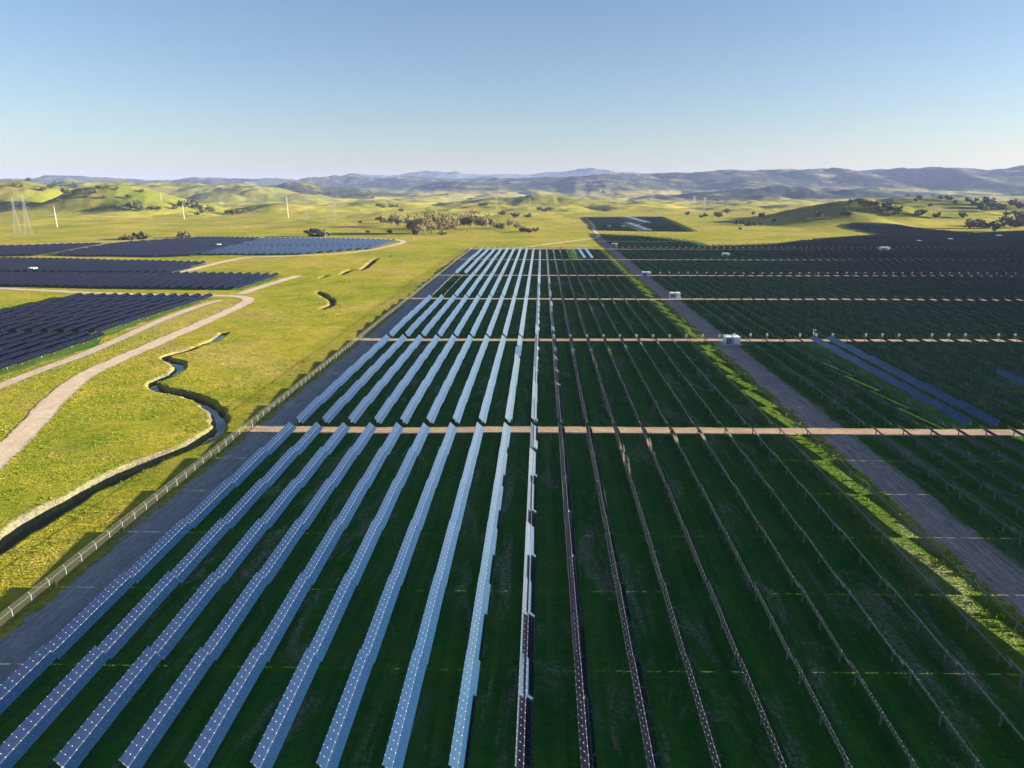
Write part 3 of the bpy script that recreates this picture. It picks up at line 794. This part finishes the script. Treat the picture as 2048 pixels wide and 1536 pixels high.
def build_tracker(t, mode):
    x = t['x']; segs = tracker_geom(t, mode)
    dk = {'bend': 'panel_dim_refl', 'road_upper': 'panel_dim_refl', 'road_lower': 'panel_dim_refl', 'pasture_west': 'panel_dim_refl', 'pasture_mid': 'panel_dim_refl', 'pasture_east': 'panel_part_dim_refl'}.get(t['field'], 'panel')
    if t['tilt'] < -20 and t['field'] == 'right' or (t['field'] == 'right' and t['tilts']): dk = 'panel_blue_refl'
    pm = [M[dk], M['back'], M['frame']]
    if mode == 'stuff':
        for (a, b_, za, zb, ti) in segs:
            panel_seg(stuffB, x, a, b_, za, zb, ti, round((b_ - a)), {'panel': 0, 'panel_dim_refl': 4, 'panel_part_dim_refl': 5}[dk])
            stuffB.box((x, (a + b_) / 2, (za + zb) / 2 - AX / 2), (0.07, 0.07, AX / 2), 3)
        return
    base = (x, t['ya'], float(terrain(np.array([x]), np.array([t['ya']]))[0]))
    if mode == 'one':
        b = MB()
        for (a, b_, za, zb, ti) in segs:
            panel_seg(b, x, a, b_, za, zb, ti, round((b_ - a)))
            for q in (0.2, 0.8):
                yy = a + (b_ - a) * q; zz = za + (zb - za) * q
                b.box((x, yy, zz - AX / 2 - .1), (0.07, 0.06, AX / 2 + .1), 3)
            b.bar((x, a - .1, za), (x, b_ + .1, zb), 0.06, 3)
        o = b.build('solar_tracker', pm + [M['steel']], origin=base)
    else:
        o = empty('solar_tracker', base)
        tube = MB()
        for (a, b_, za, zb, ti) in segs:
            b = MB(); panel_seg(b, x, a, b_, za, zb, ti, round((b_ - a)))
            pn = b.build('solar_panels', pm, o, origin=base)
            if -25 < ti < 10 and t['tilts']: pn['label'] = 'pale blue table lying flatter than its neighbours'
            tube.bar((x, a - .15, za), (x, b_ + .15, zb), 0.065, 0, 6)
            # purlins under the modules
            nm = round(b_ - a)
            cs, sn = math.cos(R(ti)), math.sin(R(ti))
            for q in range(0, nm + 1):
                yy = a + (b_ - a) * q / nm; zz = za + (zb - za) * q / nm
                tube.bar((x - .62 * cs + .05 * sn, yy, zz + .62 * sn + .05 * cs), (x + .62 * cs + .05 * sn, yy, zz - .62 * sn + .05 * cs), 0.022, 0)
            ps = (0.12, 0.5, 0.88)
            if True:
                for q in ps:
                    yy = a + (b_ - a) * q; zz = za + (zb - za) * q
                    g0 = float(np.interp(yy, *t['gz']))
                    pb = MB(); hpost(pb, x, yy, g0 - .1, zz - .05); pb.box((x, yy, zz), (0.11, 0.05, 0.11))
                    pb.build('post', M['steel'], o, origin=base)
            # little drive arm hanging at the joint between tables
            tube.box((x, a - .2, za - .12), (0.07, 0.09, 0.12))
        tube.build('torque_tube', M['steel'], o, origin=base)
    f = t['field']
    if f == 'middle':
        blk = ['nearest', 'second', 'third', 'fourth', 'fifth', 'farthest'][t['k'] - 1]
        lab = '%s solar tracker row from the creek fence in the %s block of the middle field' % (ordw(t['i']), blk)
        if -20 < t['tilt'] < 10: lab = '%s row from the creek fence, lying flat in the %s block, pale blue' % (ordw(t['i']), blk)
        if t['tilt'] < -20: lab = '%s row from the creek fence, turned edge-on in the %s block' % (ordw(t['i']), blk)
    elif f == 'right':
        lab = '%s solar tracker row beyond the rutted service road, %s block counted from the camera' % (ordw(t['i']), ordw(t['k']))
        if t['tilt'] < 10: lab = 'bright blue backward-tilted tracker row, %s beyond the service road' % ordw(t['i'])
    else:
        lab = '%s tracker row %s, %s block' % (ordw(t['i']), WHERE[f], ordw(t['k']))
    tag(o, lab, 'solar tracker', 'rows of solar panels on tracker posts')
for q, t in enumerate(TR):
    if q >= 296: build_tracker(t, 'stuff')
    elif t['d'] < 175 and t['field'] in ('middle', 'right'): build_tracker(t, 'full')
    elif t['d'] < 300 and t['field'] in ('middle', 'right'): build_tracker(t, 'some')
    else: build_tracker(t, 'one')
print('trackers', len(TR), 'individual', min(296, len(TR)))
if stuffB.n:
    o = stuffB.build('distant_solar_array', [M['panel'], M['back'], M['frame'], M['steel'], M['panel_dim_refl'], M['panel_part_dim_refl']])
    tag(o, 'dark mass of distant solar panel rows filling the far fields', 'solar array', kind='stuff')

tick('trackers')
# ------------------------------------------------------------------ fences
def fence(name, P, label, h=1.65, sp=3.0, nparts=90, arms=True, mesh=True, poles=True):
    """P in world metres; posts every sp"""
    P = np.array(P, float); base = (P[0][0], P[0][1], tz(*P[0]))
    root = empty(name, base)
    fab = MB(); rail = MB(); rest = MB(); cnt = 0; pts = []
    for k in range(len(P) - 1):
        L = np.linalg.norm(P[k + 1] - P[k]); n = max(1, int(L / sp))
        for j in range(n): pts.append(P[k] + (P[k + 1] - P[k]) * j / n)
    pts.append(P[-1]); pts = np.array(pts); zs = terrain(pts[:, 0], pts[:, 1])
    order = np.argsort(np.hypot(pts[:, 0], pts[:, 1])); keep = set(order[:nparts].tolist())
    T = np.gradient(pts, axis=0); T /= np.linalg.norm(T, axis=1)[:, None]
    for i, (q, z) in enumerate(zip(pts, zs)):
        b = MB() if i in keep else rest
        b.bar((q[0], q[1], z - .1), (q[0], q[1], z + h), 0.045 if mesh else 0.03, 0, 6)
        if arms:
            nx, ny = -T[i][1], T[i][0]
            if nx > 0: nx, ny = -nx, -ny
            b.bar((q[0], q[1], z + h), (q[0] + nx * .32, q[1] + ny * .32, z + h + .38), 0.032)
        if i in keep: b.build('fence_post', M['steel' if mesh else 'wire'], root, origin=base)
        if i < len(pts) - 1:
            r_, z2 = pts[i + 1], zs[i + 1]
            fab.add([(q[0], q[1], z + .03), (r_[0], r_[1], z2 + .03), (r_[0], r_[1], z2 + h), (q[0], q[1], z + h)], [(0, 1, 2, 3)])
            rail.bar((q[0], q[1], z + h), (r_[0], r_[1], z2 + h), 0.028 if mesh else 0.012)
            if arms:
                nx, ny = -T[i][1], T[i][0]
                if nx > 0: nx, ny = -nx, -ny
                for s in (.33, .66, 1):
                    rail.bar((q[0] + nx * .32 * s, q[1] + ny * .32 * s, z + h + .38 * s), (r_[0] + nx * .32 * s, r_[1] + ny * .32 * s, z2 + h + .38 * s), 0.012, 0, 3)
    fab.build('chain_link', M['chain'] if mesh else M['chain_thin'], root, origin=base)
    rail.build('rail', M['wire'], root, origin=base)
    if rest.n:
        o = rest.build('far_posts', M['steel' if mesh else 'wire'], root, origin=base); o['kind'] = 'stuff'
    tag(root, label, 'fence')
fence('chain_link_fence', [(-62.9, 36), (-62.9, 656)], 'long chain-link fence with barbed arms between grass and grey gravel lane', sp=3.3)
fence('chain_link_fence', [(-62.9, 657), (0, 659), (56, 661)], 'low fence closing the back end of the middle solar field', sp=4, nparts=12, arms=False)
fence('chain_link_fence', [G(*q) for q in ((-60, 812), (0, 788), (90, 752), (180, 720), (260, 684), (340, 648), (410, 616), (450, 602), (466, 596))], 'chain-link fence between the curving dirt road and the service track', sp=3.3, arms=False, nparts=80, mesh=False)
fence('chain_link_fence', [G(*q) for q in ((-60, 573), (0, 582), (100, 586), (215, 590))], 'short chain-link fence beside the dirt road behind the bend array', sp=4, arms=False, nparts=40, mesh=False)

tick('fences')
# ------------------------------------------------------------------ combiner boxes, inverter stations
def copy_tree(o, parent=None):
    c = o.copy(); col.objects.link(c)
    if parent is not None: c.parent = parent
    for ch in o.children: copy_tree(ch, c)
    return c
def make_box_post():
    r = empty('combiner_box', (0, 0, 0))
    b = MB(); b.box((-.18, 0, .6), (.03, .03, .6)); b.box((.18, 0, .6), (.03, .03, .6)); b.build('stand', M['white'], r)
    b = MB(); b.box((0, 0, 1.5), (.32, .15, .42)); b.box((0, -.02, 1.95), (.36, .2, .03)); b.box((0, -.16, 1.5), (.27, .012, .36)); b.build('cabinet', M['white'], r)
    return r
boxes = []
for j in range(0, 46):
    if j % 4 != 3: boxes.append((XR0 + PITCHX * j - 2.6, 2, 'right', j + 1))
for j in range(0, 60): boxes.append((XR0 + PITCHX * j - 2.6, 5 - 1, 'rightfar', j + 1))
for j in range(0, 75, 1): boxes.append((XR0 + PITCHX * j - 2.6, 6, 'rightvfar', j + 1))
for i in range(9, NROW + 1): boxes.append((X0 + PITCHX * i + .1, 2, 'middle', i + 1))
proto = None
for (x, k, f, n) in boxes:
    off = {'right': -1.2, 'middle': 1.2, 'rightfar': 1.0, 'rightvfar': 1.0}[f]
    yy = BY[k + 1] + SKEW * x + (2.6 if f != 'middle' else -0.1 )
    if f == 'right' and abs(x - 75) < 0: continue
    if not visible(x, yy): continue
    if f != 'middle' and f != 'right' and not in_poly(np.array([x]), np.array([yy]), POLY['right'])[0]: continue
    if proto is None: o = proto = make_box_post()
    else: o = copy_tree(proto)
    o.location = (x, yy, tz(x, yy)); 
    if f == 'rightfar' or f == 'rightvfar': o.scale = (1, 1, 1)
    tracks = {'right': 'second', 'middle': 'second', 'rightfar': 'fourth', 'rightvfar': 'sixth'}[f]
    if f == 'middle': lab = 'white cabinet by the second cross track, at the end of the %s row' % ordw(n)
    else: lab = '%s white cabinet beyond the service road, along the %s cross track' % (ordw(n), tracks)
    tag(o, lab, 'combiner box', 'white combiner cabinets on stands along the cross tracks')

def make_station():
    r = empty('inverter_station', (0, 0, 0))
    b = MB(); b.box((0, 0, .12), (3.1, 2.6, .15)); b.build('slab', M['concrete'], r)
    for s, ln in ((-1, 2.0), (1, 2.2)):
        b = MB(); cx = s * 1.35
        b.box((cx, 0, 1.45), (1.05, ln, 1.18))
        for q in range(9): 
            yy = -ln + .25 + q * (2 * ln - .5) / 8
            for e in (-1, 1): b.box((cx + e * 1.055, yy, 1.45), (.02, .07, 1.1))
        hull = b.build('cabinet', M['bluegrey'], r)
        b = MB(); b.box((cx, 0, 2.68), (1.12, ln + .06, .05)); b.box((cx, ln * .3, 2.83), (.5, .6, .1)); b.build('roof', M['white'], hull)
        b = MB()
        for e in (-1, 1): b.box((cx + e * .45, -ln - .012, 1.35), (.38, .02, .95))
        b.build('door', M['darkdoor'] if s < 0 else M['white'], hull)
    return r
st = None
stations = [((1462, 688), 1.0, 'pair of white-blue inverter cabinets beside the service road at the second cross track'),
 ((1292, 553), 1.0, 'inverter station at the fourth cross track beside the service road'),
 ((1349, 596), 1.0, 'low white inverter station by the third cross track and service road'),
 ((1451, 514), 1.1, 'lone pale blue inverter station amid dark far rows, nearest the grassy notch'),
 ((1768, 503), 1.4, 'large white inverter station amid the far dark rows beyond the grassy notch'),
 ((1229, 493), 1.1, 'twin white cabinets at the far end of the service road'),
 ((1900, 482), .9, 'small white station high in the far dark array, below the oak slope'),
 ((1997, 475), 1.0, 'white station near the far edge of the dark array under the oaks'),
 ((1838, 485), .8, 'faint bluish station in the middle of the far dark array'),
 ((66, 543), .9, 'white station in the gap of the arrays beyond the dirt road'),
 ((437, 494), .9, 'white station in the gap of the far pasture array'),
 ((1218, 455), .9, 'westernmost white station on the distant knoll array'),
 ((1246, 455), .9, 'white station on the knoll array just below the flat pale rows'),
 ((1277, 452), .9, 'easternmost white station on the distant knoll array')]
for (q, sc, lab) in stations:
    o = make_station() if st is None else copy_tree(st)
    if st is None: st = o
    x, y = G(*q); o.location = (x, y, tz(x, y)); o.scale = (sc,) * 3; o.rotation_euler.z = 0.02
    tag(o, lab, 'inverter station', 'white inverter stations among the arrays')
# weather mast
x, y = G(1626, 678)
r = empty('weather_mast', (x, y, tz(x, y)))
b = MB(); b.bar((0, 0, 0), (0, 0, 3.4), .06, 0, 6); b.bar((0, 0, 2.6), (.5, 0, 3.1), .035); b.build('mast', M['white'], r)
b = MB(); b.box((0, 0, 2.0), (.22, .18, .35)); b.build('cabinet', M['white'], r)
b = MB(); b.box((.55, 0, 3.2), (.16, .16, .2)); b.box((-.25, 0, 3.45), (.12, .1, .12)); b.build('sensor', M['white'], r)
tag(r, 'slim white weather mast standing at the end of the flat blue rows', 'weather mast')

# ------------------------------------------------------------------ power line
def make_tower(hh=44.0):
    r = empty('transmission_tower', (0, 0, 0))
    b = MB(); wb, wt = 4.6, 1.1; hw = hh * .66
    lv = [0, .18, .34, .48, .60, .70, .80, .90, 1.0]
    def wid(f): return (wb + (wt - wb) * min(1, f / .66)) if f < .66 else wt
    th = .11
    for k in range(len(lv) - 1):
        z0, z1 = lv[k] * hh, lv[k + 1] * hh; w0, w1 = wid(lv[k]), wid(lv[k + 1])
        c0 = [(-w0, -w0, z0), (w0, -w0, z0), (w0, w0, z0), (-w0, w0, z0)]; c1 = [(-w1, -w1, z1), (w1, -w1, z1), (w1, w1, z1), (-w1, w1, z1)]
        for a in range(4):
            b.bar(c0[a], c1[a], th); b.bar(c0[a], c1[(a + 1) % 4], th * .6); b.bar(c0[(a + 1) % 4], c1[a], th * .6); b.bar(c1[a], c1[(a + 1) % 4], th * .6)
    b.build('lattice', M['steel'], r)
    for f in (.70, .82, .94):
        b = MB(); z = f * hh; l = 6.5 if f > .71 and f < .9 else 5.2
        for s in (-1, 1):
            for e in (-1, 1): b.bar((s * wt, e * wt, z), (s * l, 0, z + .6), th * .8); b.bar((s * wt, e * wt, z - 2.2), (s * l, 0, z + .6), th * .6)
            b.bar((s * l, 0, z + .6), (s * l, 0, z - 1.6), .12)
        b.build('crossarm', M['steel'], r)
    return r
tw = None
towers = [(36, 466, 395, 'lattice pylon nearer the picture edge of the two tall ones before the green hills'),
 (58, 470, 390, 'tallest lattice pylon standing before the green oak-dotted hills'),
 (614, 443, 388, 'lattice pylon standing on grass beside the thick white pole'),
 (659, 445, 396, 'slender pylon of the pair below the dark wooded ridge, nearer the white pole'),
 (670, 447, 395, 'pylon of the close pair below the dark ridge, nearer the grove'),
 (993, 432, 392, 'pale pylon behind the bare grove, left of the round green hill'),
 (1059, 432, 395, 'faint pylon standing before the round green hill'),
 (1236, 423, 395, 'faint far pylon above the distant knoll array'),
 (1387, 422, 391, 'distant pylon in the valley between the knoll and the dark ridge'),
 (1408, 424, 394, 'shorter distant pylon in the valley, with a shrub at its foot')]
for (px, pb, pt, lab) in towers:
    x, y = GM(px, pb); D = -x * math.sin(y_) + y * math.cos(y_); z0 = tz(x, y)
    hh = max(20, ztop(pt, D) - z0)
    o = make_tower() if tw is None else copy_tree(tw)
    if tw is None: tw = o
    o.location = (x, y, z0); s = hh / 44; o.scale = (s * .8, s * .8, s); o.rotation_euler.z = 0.35
    tag(o, lab, 'transmission tower', 'lattice pylons of the power line')
pl = None
for (px, pb, pt, w_, lab) in [(115, 455, 413, .34, 'thick white steel pole before the oak-dotted green hill'), (369, 439, 406, .28, 'white steel pole below the darker oak thicket'), (577, 436, 394, .4, 'thickest white steel pole, beside a lattice pylon'), (441, 411, 391, .28, 'thin faraway pole on the grassy rise'), (445, 411, 393, .22, 'thinner twin of the faraway pole on the rise'), (323, 402, 386, .22, 'tiny pole behind the green hill shoulder')]:
    x, y = GM(px, pb); D = -x * math.sin(y_) + y * math.cos(y_); z0 = tz(x, y); hh = max(12, ztop(pt, D) - z0)
    if pl is None:
        r = empty('steel_pole', (0, 0, 0))
        b = MB(); b.bar((0, 0, 0), (-1.5, 0, 30), 1.0, 0, 8, .55); b.build('shaft', M['white'], r)
        b = MB()
        for q, s in ((28, 1), (25, -1), (22, 1)): b.bar((-1.5 * q / 30, 0, q), (-1.5 * q / 30 + s * 2.2, 0, q + .5), .12)
        b.build('crossarm', M['steel'], r); pl = r; o = r
    else: o = copy_tree(pl)
    o.location = (x, y, z0); o.scale = (w_, w_, hh / 30)
    tag(o, lab, 'power pole', 'white steel power poles on the pasture')

tick('boxes')
# ------------------------------------------------------------------ trees
def make_tree(name, seed, leafmat, h=10.0, spread=5.5, nleaf=900, size=.55, base=.22, bare=False):
    r = random.Random(seed); root = empty(name, (0, 0, 0))
    tb = MB(); tips = []
    def limb(p, d, L, rad, lev):
        q = tuple(p[i] + d[i] * L for i in range(3)); tb.bar(p, q, rad, 0, 5 if lev < 2 else 3, rad * .62)
        if lev >= (4 if bare else 3): tips.append(q); return
        for _ in range(3 if lev < 2 else 2):
            nd = [d[i] + r.uniform(-.75, .75) for i in range(3)]; nd[2] = abs(nd[2]) * .7 + .15
            l = math.sqrt(sum(a * a for a in nd)); nd = [a / l for a in nd]
            limb(q, nd, L * r.uniform(.62, .85), rad * .6, lev + 1)
        tips.append(q)
    limb((0, 0, -.3), (r.uniform(-.15, .15), r.uniform(-.15, .15), 1), h * base, .34, 0)
    tb.build('trunk', M['bark'], root)
    cb = MB(); clumps = []
    for t in tips: clumps.append((t[0] * spread / 5, t[1] * spread / 5, min(h, t[2])))
    for _ in range(14):
        a = r.uniform(0, 6.28); q = r.uniform(0, 1) ** .5 * spread; clumps.append((q * math.cos(a), q * math.sin(a), h * r.uniform(.35, .9) * (1 - .25 * (q / spread) ** 2)))
    for k in range(nleaf):
        c = r.choice(clumps); s = size * r.uniform(.5, 1.3)
        p = np.array([c[0] + r.gauss(0, .75), c[1] + r.gauss(0, .75), c[2] + r.gauss(0, .6)])
        if p[2] < h * .12: continue
        u = np.array([r.gauss(0, 1) for _ in range(3)]); u /= np.linalg.norm(u); v = np.cross(u, [r.gauss(0, 1) for _ in range(3)]); v /= np.linalg.norm(v) + 1e-6
        if bare: u = u * 1.8; v = v * .3
        cb.add([tuple(p - u * s - v * s), tuple(p + u * s - v * s), tuple(p + u * s + v * s), tuple(p - u * s + v * s)], [(0, 1, 2, 3)])
    cb.build('crown', leafmat, root)
    return root
OAKS = [make_tree('oak_tree', 11 + k, M['oak'], 9, 5.0 + k * .5, 650, .6) for k in range(3)]
BARE = [make_tree('bare_tree', 31 + k, M['twig'], 15, 6.0, 1500, .5, .2, True) for k in range(3)]
SHR = [make_tree('shrub', 51 + k, M['oak'], 4.5, 4.0, 350, .6, .1) for k in range(2)]
HH = {}
for p in OAKS + BARE + SHR:
    c_ = [q for q in p.children if q.name.startswith('crown')][0]
    HH[p.name] = float(np.percentile([v.co.z for v in c_.data.vertices], 98))
used = set()
def plant(kind, px, py, hpx, label, group, wide=1.0):
    protos = {'oak': OAKS, 'bare': BARE, 'shrub': SHR}[kind]
    p = protos[rng.randrange(len(protos))]; hh = HH[p.name]
    if p.name in used: o = copy_tree(p)
    else: o = p; used.add(p.name)
    # march down the ray to meet the ground
    d = ray(px, py); ts = 300 * 1.008 ** np.arange(440)
    below = H + d[2] * ts <= terrain(d[0] * ts, d[1] * ts)
    t = float(ts[int(np.argmax(below))]) if below.any() else 9000.0
    x, y = d[0] * t, d[1] * t
    D = -x * math.sin(y_) + y * math.cos(y_)
    s = hpx * D / FPX / hh
    o.location = (x, y, tz(x, y) - .2); o.scale = (s * wide, s * wide, s); o.rotation_euler.z = rng.uniform(0, 6.28)
    tag(o, label, 'tree' if kind != 'shrub' else 'shrub', group)
grove = [(786,455,24),(797,456,22),(812,452,18),(826,468,30),(838,469,34),(850,470,38),(862,468,38),(873,468,36),(884,467,34),(896,466,34),(905,462,28),(918,457,26),(929,456,27),(941,458,30),(952,458,28),(965,460,28),(978,459,24),(1020,456,18),(1034,460,16)]
for k, (a, b_, h_) in enumerate(grove):
    plant('bare', a, b_, h_, '%s leafless tan tree of the creekside grove, counting eastwards' % ordw(k + 1), 'bare trees of the grove', .8)
for k, (a, b_, h_) in enumerate([(1004,458,10),(1046,464,9),(1058,465,8),(995,456,9),(884,470,8),(1070,463,7),(830,470,9)]):
    plant('shrub', a, b_, h_, '%s low brown thicket at the foot of the leafless grove' % ordw(k + 1), 'thickets below the grove')
for (a, b_, h_, lab) in [(628,474,16,'round dark bush above the pasture array, larger of the two touching'), (642,474,13,'round dark bush above the pasture array, smaller of the two touching'), (368,476,11,'single low round bush beyond the pasture array'), (250,480,9,'brown bush at the thin end of the bush row by the array'), (262,481,8,'small brown bush in the middle of the bush row'), (271,479,11,'brown bush between smaller ones in the row by the array'), (286,479,13,'biggest brown bush of the row behind the pasture array')]:
    plant('shrub', a, b_, h_, lab, 'bushes behind the pasture arrays', 1.1)
hillL = [(57,364,7),(30,373,7),(43,377,6),(86,383,8),(104,379,9),(110,372,7),(130,388,12),(136,392,9),(150,374,7),(155,377,6),(118,405,7),(190,390,8),(197,378,6),(214,381,6),(174,401,6),(209,399,6),(235,386,5),(257,397,7),(284,386,7),(263,420,12),(275,418,14),(281,424,13),(240,418,8),(250,423,9),(305,421,8),(318,421,8),(5,410,8),(165,384,5),(350,420,9),(362,413,10),(372,416,12),(384,412,11),(392,418,11),(400,421,10),(418,422,9),(425,425,8),(404,428,8),(395,431,7),(455,430,9),(465,430,10),(478,429,9),(488,428,8),(500,424,7)]
for k, (a, b_, h_) in enumerate(hillL):
    plant('oak', a, b_, h_, '%s oak scattered on the green hill beyond the pylons, counting inwards' % ordw(k + 1), 'oaks on the green hill beyond the pylons')
hillR = [(1523,436,10),(1638,436,12),(1688,433,12),(1697,436,10),(1702,408,8),(1719,411,8),(1735,410,7),(1742,418,10),(1750,414,9),(1756,424,10),(1763,429,9),(1771,417,11),(1777,422,11),(1788,425,10),(1790,432,9),(1800,421,8),(1797,428,9),(1815,395,7),(1838,400,9),(1832,404,7),(1833,435,9),(1842,433,11),(1866,394,6),(1880,400,8),(1900,402,8),(1935,405,9),(1952,404,7),(1893,398,6),(1873,437,11),(1925,439,10),(1920,431,6),(1960,418,12),(1975,413,17),(1985,420,13),(1970,424,12),(1995,420,10),(2005,422,10),(2025,414,13),(2040,420,12),(2012,432,8),(2030,432,10),(2043,442,16),(1940,458,18),(1956,457,17),(1967,458,13),(1990,463,19),(2010,453,17),(2028,457,19),(2042,455,15),(1860,415,6),(1945,412,8),(1910,410,8),(1375,431,7),(1438,436,10),(1433,434,9),(1410,434,7),(1402,436,6),(1453,427,8),(1473,450,8),(1485,449,9),(1497,453,9),(1508,453,9),(1521,451,8),(1506,430,6),(1548,445,6),(1480,460,5)]
for k, (a, b_, h_) in enumerate(hillR):
    plant('oak', a, b_, h_, '%s oak across the slopes beyond the large dark array, counting eastwards' % ordw(k + 1), 'oaks on the slopes beyond the dark array')
midT = [(757,414,6),(766,416,6),(783,416,7),(803,424,6),(792,415,5),(760,443,9),(768,447,9),(721,447,5),(735,466,5),(779,467,7),(962,413,6),(970,413,6),(1005,431,9),(1031,435,8),(1056,436,8),(1078,421,7),(1090,424,7),(1100,421,6),(1207,387,4),(700,392,4),(715,393,5),(640,388,4),(660,390,4),(745,398,5)]
for k, (a, b_, h_) in enumerate(midT):
    plant('oak', a, b_, h_, '%s small tree dotted over the rolling valley behind the grove' % ordw(k + 1), 'small trees across the rolling valley', 1.3)

tick('trees')
# ------------------------------------------------------------------ haze
b = MB(); b.box((0, 12000, 130), (32000, 20000, 240))
hm = bpy.data.materials.new('valley_haze'); hm.use_nodes = True; nt = hm.node_tree
nt.nodes.remove(nt.nodes['Principled BSDF'])
pv = nt.nodes.new('ShaderNodeVolumePrincipled'); pv.inputs['Color'].default_value = (0.38, 0.49, 0.88, 1)
pv.inputs['Density'].default_value = 0.000042; pv.inputs['Anisotropy'].default_value = 0.0
nt.links.new(pv.outputs[0], nt.nodes['Material Output'].inputs['Volume'])
o = b.build('haze', hm); tag(o, 'thin pale blue haze in the valley air', 'haze', kind='stuff')
